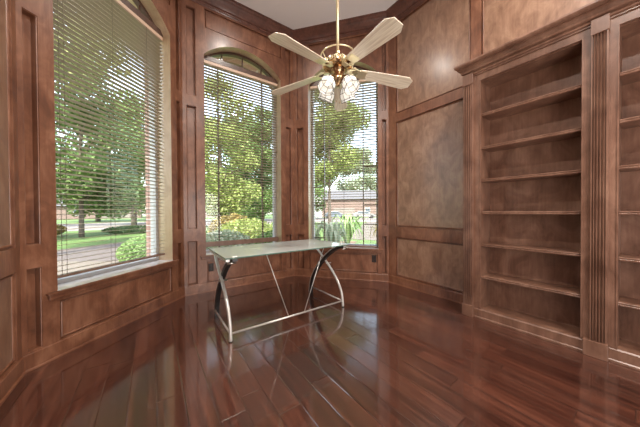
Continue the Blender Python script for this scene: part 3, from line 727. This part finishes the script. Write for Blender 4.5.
# clipped hedge
hd = empty('clipped_hedge', (.27, 9.0, G), 0, 'rounded clipped green hedge just outside the near window', 'hedge')
core = MB(); core.lathe([(.98, 0), (1.06, .2), (1.0, .45), (.82, .66), (.5, .78), (0, .82)], n=28); core.v = [(x, y*1.1, z) for x, y, z in core.v]; core.build('inner_mass', M['leaf_dark'], hd, smooth=True)
leaf_obj('foliage', np.concatenate([leaves([(0, 0, .30)], [(1.10, 1.2, .56)], 14000, .032, shell=.93)]), 'leaf_hedge', hd)
shrub(-5.6, 21.2, 1.3, 1.0, .9, 'leaf_rust', 'rusty flowering shrub in the bed left of the tree trunk', 2500, .07)
shrub(-1.0, 21.2, 1.7, .8, .55, 'leaf_dark', 'low dark green shrub in the bed right of the tree trunk', 2500, .07)
shrub(-6.2, 18.6, 1.4, .9, 1.2, 'leaf_pale', 'pale leaved shrub in the bed at the far end of the driveway lawn', 2500, .08)
# seen through the middle window
SB = [(1.45, 6.1, .75, .65, 1.05, 'leaf_pale', 'pale green bush close outside the middle window, leftmost of the row'),
      (2.95, 6.4, .72, .6, .95, 'leaf_mid', 'mid green bush in the middle of the row outside the middle window'),
      (4.35, 7.2, .7, .6, 1.05, 'leaf_dark', 'dark green bush at the end of the row outside the middle window'),
      (2.85, 8.6, 1.2, .85, 1.25, 'leaf_yellow', 'sunlit yellow green bush behind the row outside the middle window'),
      (5.7, 10.2, 1.3, .9, 1.35, 'leaf_hedge', 'tall light green bush behind the row, towards the third window')]
for q in SB: shrub(*q, n=5000, size=.045, shell=.55)
tree(3.0, 13.2, 8, 2.5, .16, 'leaf_yellow', 'slender yellow green tree outside the middle window, above a rusty brown shrub', 11000, .22, .09, 26)
tree(7.5, 18.8, 9.8, 3.0, .2, 'leaf_mid', 'green tree behind the bushes on the lawn between the middle and third windows', 17000, .10, .12, 30)
tree(3.2, 24.5, 11.5, 2.6, .2, 'leaf_yellow', 'leafy light green tree behind the slender yellow green tree', 15000, .16, .12, 28)
shrub(2.9, 10.6, 1.0, .5, 1.4, 'leaf_rust', 'rusty brown leaved shrub under the slender yellow green tree', 3000, .07)
tree(10, 36, 14, 8, .3, 'leaf_dark', 'dark green tree far across the street beyond the middle window', 15000, .08, .28, 34)
# seen through the third window
tree(11.2, 14.4, 11.5, 3.0, .16, 'leaf_yellow', 'yellow green tree on the lawn outside the window behind the ceiling fan', 17000, .36, .12, 30)
tree(60, 60, 22, 9, .35, 'leaf_pale', 'distant hazy tree above the roof of the brick house', 14000, .1, .42, 30)
tree(40, 70, 20, 9, .35, 'leaf_pale', 'distant hazy tree behind the white gabled house', 14000, .1, .42, 30)
tree(58, 40, 8.5, 6, .3, 'leaf_pale', 'distant hazy tree behind the parked white car', 7000, .15, .3, 24)
tree(36, 27, 7.0, 3.4, .25, 'leaf_mid', 'round green street tree near the kerb outside the third window', 6000, .22, .16, 20)
tree(24, 37, 12, 4.2, .3, 'leaf_mid', 'tall green tree beside the white gabled house', 8000, .16, .22, 24)

def arching_plant(x, y, n, L, h, w, mat, name, label, cat='plant'):
    r = empty(name, (x, y, G), 0, label, cat); mb = MB()
    for k in range(n):
        a = 2*PI*k/n+rng.random()*.5; u = Vector((math.cos(a), math.sin(a), 0)); s = Vector((-u.y, u.x, 0)); l = L*(.7+.5*rng.random()); hh = h*(.7+.5*rng.random())
        P = [u*(l*t)+Vector((0, 0, hh*math.sin(PI*min(.92, .62*t+.25*t))+.02)) for t in (0, .2, .4, .6, .8, 1)]
        ws = [w*.4, w*.8, w, w*.85, w*.5, .003]
        vs = []
        for p, ww in zip(P, ws): vs += [p-s*ww, p+s*ww+Vector((0, 0, .01))]
        mb.add(vs, [(2*i, 2*i+1, 2*i+3, 2*i+2) for i in range(5)])
    mb.build('leaves', M[mat], r); return r
arching_plant(6.1, 6.75, 34, .85, 1.15, .045, 'leaf_hedge', 'arching_plant', 'large arching green plant with long leaves at the foot of the third window')
arching_plant(4.45, 5.6, 28, .7, 1.0, .05, 'leaf_pale', 'arching_plant', 'pale arching plant left of the large arching green plant')
p = arching_plant(7.75, 6.5, 26, .5, .9, .04, 'leaf_rust', 'flowering_plant', 'brown leaved plant topped by an orange red bloom outside the window behind the fan')
bl = MB(); bl.lathe([(0, 1.12), (.05, 1.16), (.085, 1.26), (.07, 1.36), (.03, 1.44), (0, 1.47)], n=14); bl.tube([(0, 0, .1), (0, 0, 1.2)], .012, 6); bl.build('bloom', M['bloom'], p, smooth=True, label='orange red bloom')

def house(x, y, rz, w, dp, h, rh, wallm, label, gable=None, garage=None, windows=()):
    r = empty('house', (x, y, G), rz, label, 'house')
    MB().box(-w/2, w/2, 0, dp, 0, h).build('walls', M[wallm], r)
    ro = MB(); o = .5; ro.prism([(-o, h-.05), (dp/2, h+rh), (dp+o, h-.05)], -w/2-o, w/2+o, lambda a, d, b: (d, a, b)); ro.build('roof', M['roof'], r)
    if gable:
        gx, gw = gable; g = MB(); g.prism([(gx-gw/2, 0), (gx+gw/2, 0), (gx+gw/2, h), (gx, h+rh*.75), (gx-gw/2, h)], -1.6, .4, lambda a, d, b: (a, d, b)); g.build('gable_wing', M['house_white'], r, label='white gabled wing')
        gr = MB(); gr.prism([(gx-gw/2-.3, h-.12), (gx, h+rh*.75+.08), (gx+gw/2+.3, h-.12), (gx+gw/2+.3, h+.05), (gx, h+rh*.75+.28), (gx-gw/2-.3, h+.05)], -1.9, 4, lambda a, d, b: (a, d, b)); gr.build('gable_roof', M['roof'], r)
    if garage: MB().box(garage[0], garage[1], -.06, 0, 0, 2.2).build('garage_door', M['garage'], r)
    for wx in windows:
        f = MB().box(wx-.6, wx+.6, -.08, 0, .8, 2.2).build('window_frame', M['house_white'], r); MB().box(wx-.52, wx+.52, -.1, -.08, .88, 2.12).build('pane', M['far_glass'], f)
    return r
house(33.5, 45, -math.radians(39), 24, 9, 4.3, 2.4, 'house_brick', 'low brick house across the street with a white gabled wing and grey roof', (-2.6, 4.0), (2, 7), (-10, -7, 10))
house(-13, 72, 0, 22, 9, 2.9, 2.6, 'house_brick', 'distant low pinkish brick house across the far lawn, behind the shade tree', None, (4, 9), (-8, -4, 0))
house(10, 71, -.1, 16, 9, 2.9, 2.6, 'house_brick', 'distant low brick house across the far lawn, beyond the clipped hedge', None, (-6, -2), (3,))

def car(x, y, rz, mat, label):
    r = empty('car', (x, y, G+.02), rz, label, 'car')
    b = MB(); prof = [(-2.2, .3), (2.2, .3), (2.25, .6), (2.1, .82), (1.2, .92), (.6, 1.42), (-1.1, 1.45), (-1.8, .98), (-2.2, .9)]
    b.prism(prof, -.85, .85, lambda a, d, c: (a, d, c)); bo = b.build('body', M[mat], r, bevel=.08)
    for s in (-.86, .83):
        w = MB(); w.prism([(.95, .95), (.52, 1.36), (-1.0, 1.38), (-1.5, 1.0)], s, s+.03, lambda a, d, c: (a, d, c)); w.build('side_window', M['far_glass'], r)
    for wx in (-1.35, 1.4):
        for wy in (-.8, .8):
            w = MB(); w.lathe([(.0, -.1), (.32, -.1), (.34, 0), (.32, .1), (0, .1)], mat=Matrix.Translation((wx, wy, .33)) @ Matrix.Rotation(PI/2, 4, 'X'), n=18); w.build('wheel', M['tyre'], r)
    return r
car(29.5, 36.3, -.6, 'car_dark', 'dark parked car in front of the white gabled house')
car(34.6, 33.4, -.65, 'car_white', 'white parked car to the side of the dark car')

# ---------------------------------------------------------------- sky, sun, camera
w = bpy.data.worlds.new('sky_world'); SC.world = w; w.use_nodes = True; nt = w.node_tree
sky = nt.nodes.new('ShaderNodeTexSky'); sky.sky_type = 'NISHITA'; sky.sun_disc = False; sky.sun_elevation = math.radians(52); sky.sun_rotation = math.radians(215)
sky.dust_density = 2.5; sky.air_density = 1.2
bg = nt.nodes['Background']; bg.inputs['Strength'].default_value = 1.0
# thin bright haze over the blue
hz = nt.nodes.new('ShaderNodeMix'); hz.data_type = 'RGBA'; hz.inputs['Factor'].default_value = .6; hz.inputs['B'].default_value = (1.15, 1.06, .94, 1)
nt.links.new(sky.outputs[0], hz.inputs['A']); nt.links.new(hz.outputs['Result'], bg.inputs['Color'])
sl = bpy.data.lights.new('sun', 'SUN'); sl.energy = 6.5; sl.angle = math.radians(1.5); sl.color = (1, .95, .86)
so2 = bpy.data.objects.new('sun', sl); COL.objects.link(so2)
sd = Vector((-.50, -.62, .98)).normalized(); so2.rotation_euler = sd.to_track_quat('Z', 'Y').to_euler()

cam = bpy.data.cameras.new('camera'); co_ = bpy.data.objects.new('camera', cam); COL.objects.link(co_); SC.camera = co_
cam.sensor_width = 36; cam.sensor_fit = 'HORIZONTAL'; cam.lens = 236.9/640*36; cam.clip_start = .02; cam.clip_end = 400
yw, pt, rl = map(math.radians, (35.48, -.585, -.305))
fv = Vector((math.sin(yw)*math.cos(pt), math.cos(yw)*math.cos(pt), math.sin(pt))); rt = Vector((math.cos(yw), -math.sin(yw), 0)); up = rt.cross(fv)
r2 = rt*math.cos(rl)+up*math.sin(rl); u2 = -rt*math.sin(rl)+up*math.cos(rl)
co_.matrix_world = Matrix(((r2.x, u2.x, -fv.x, 0), (r2.y, u2.y, -fv.y, 0), (r2.z, u2.z, -fv.z, 1.15), (0, 0, 0, 1)))

SC.view_settings.view_transform = 'Standard'; SC.view_settings.look = 'None'; SC.view_settings.gamma = 1; SC.view_settings.use_curve_mapping = False
SC.view_settings.exposure = 1.15
SC.cycles.max_bounces = 10; SC.cycles.diffuse_bounces = 5; SC.cycles.transparent_max_bounces = 16
SC.cycles.sample_clamp_indirect = 6
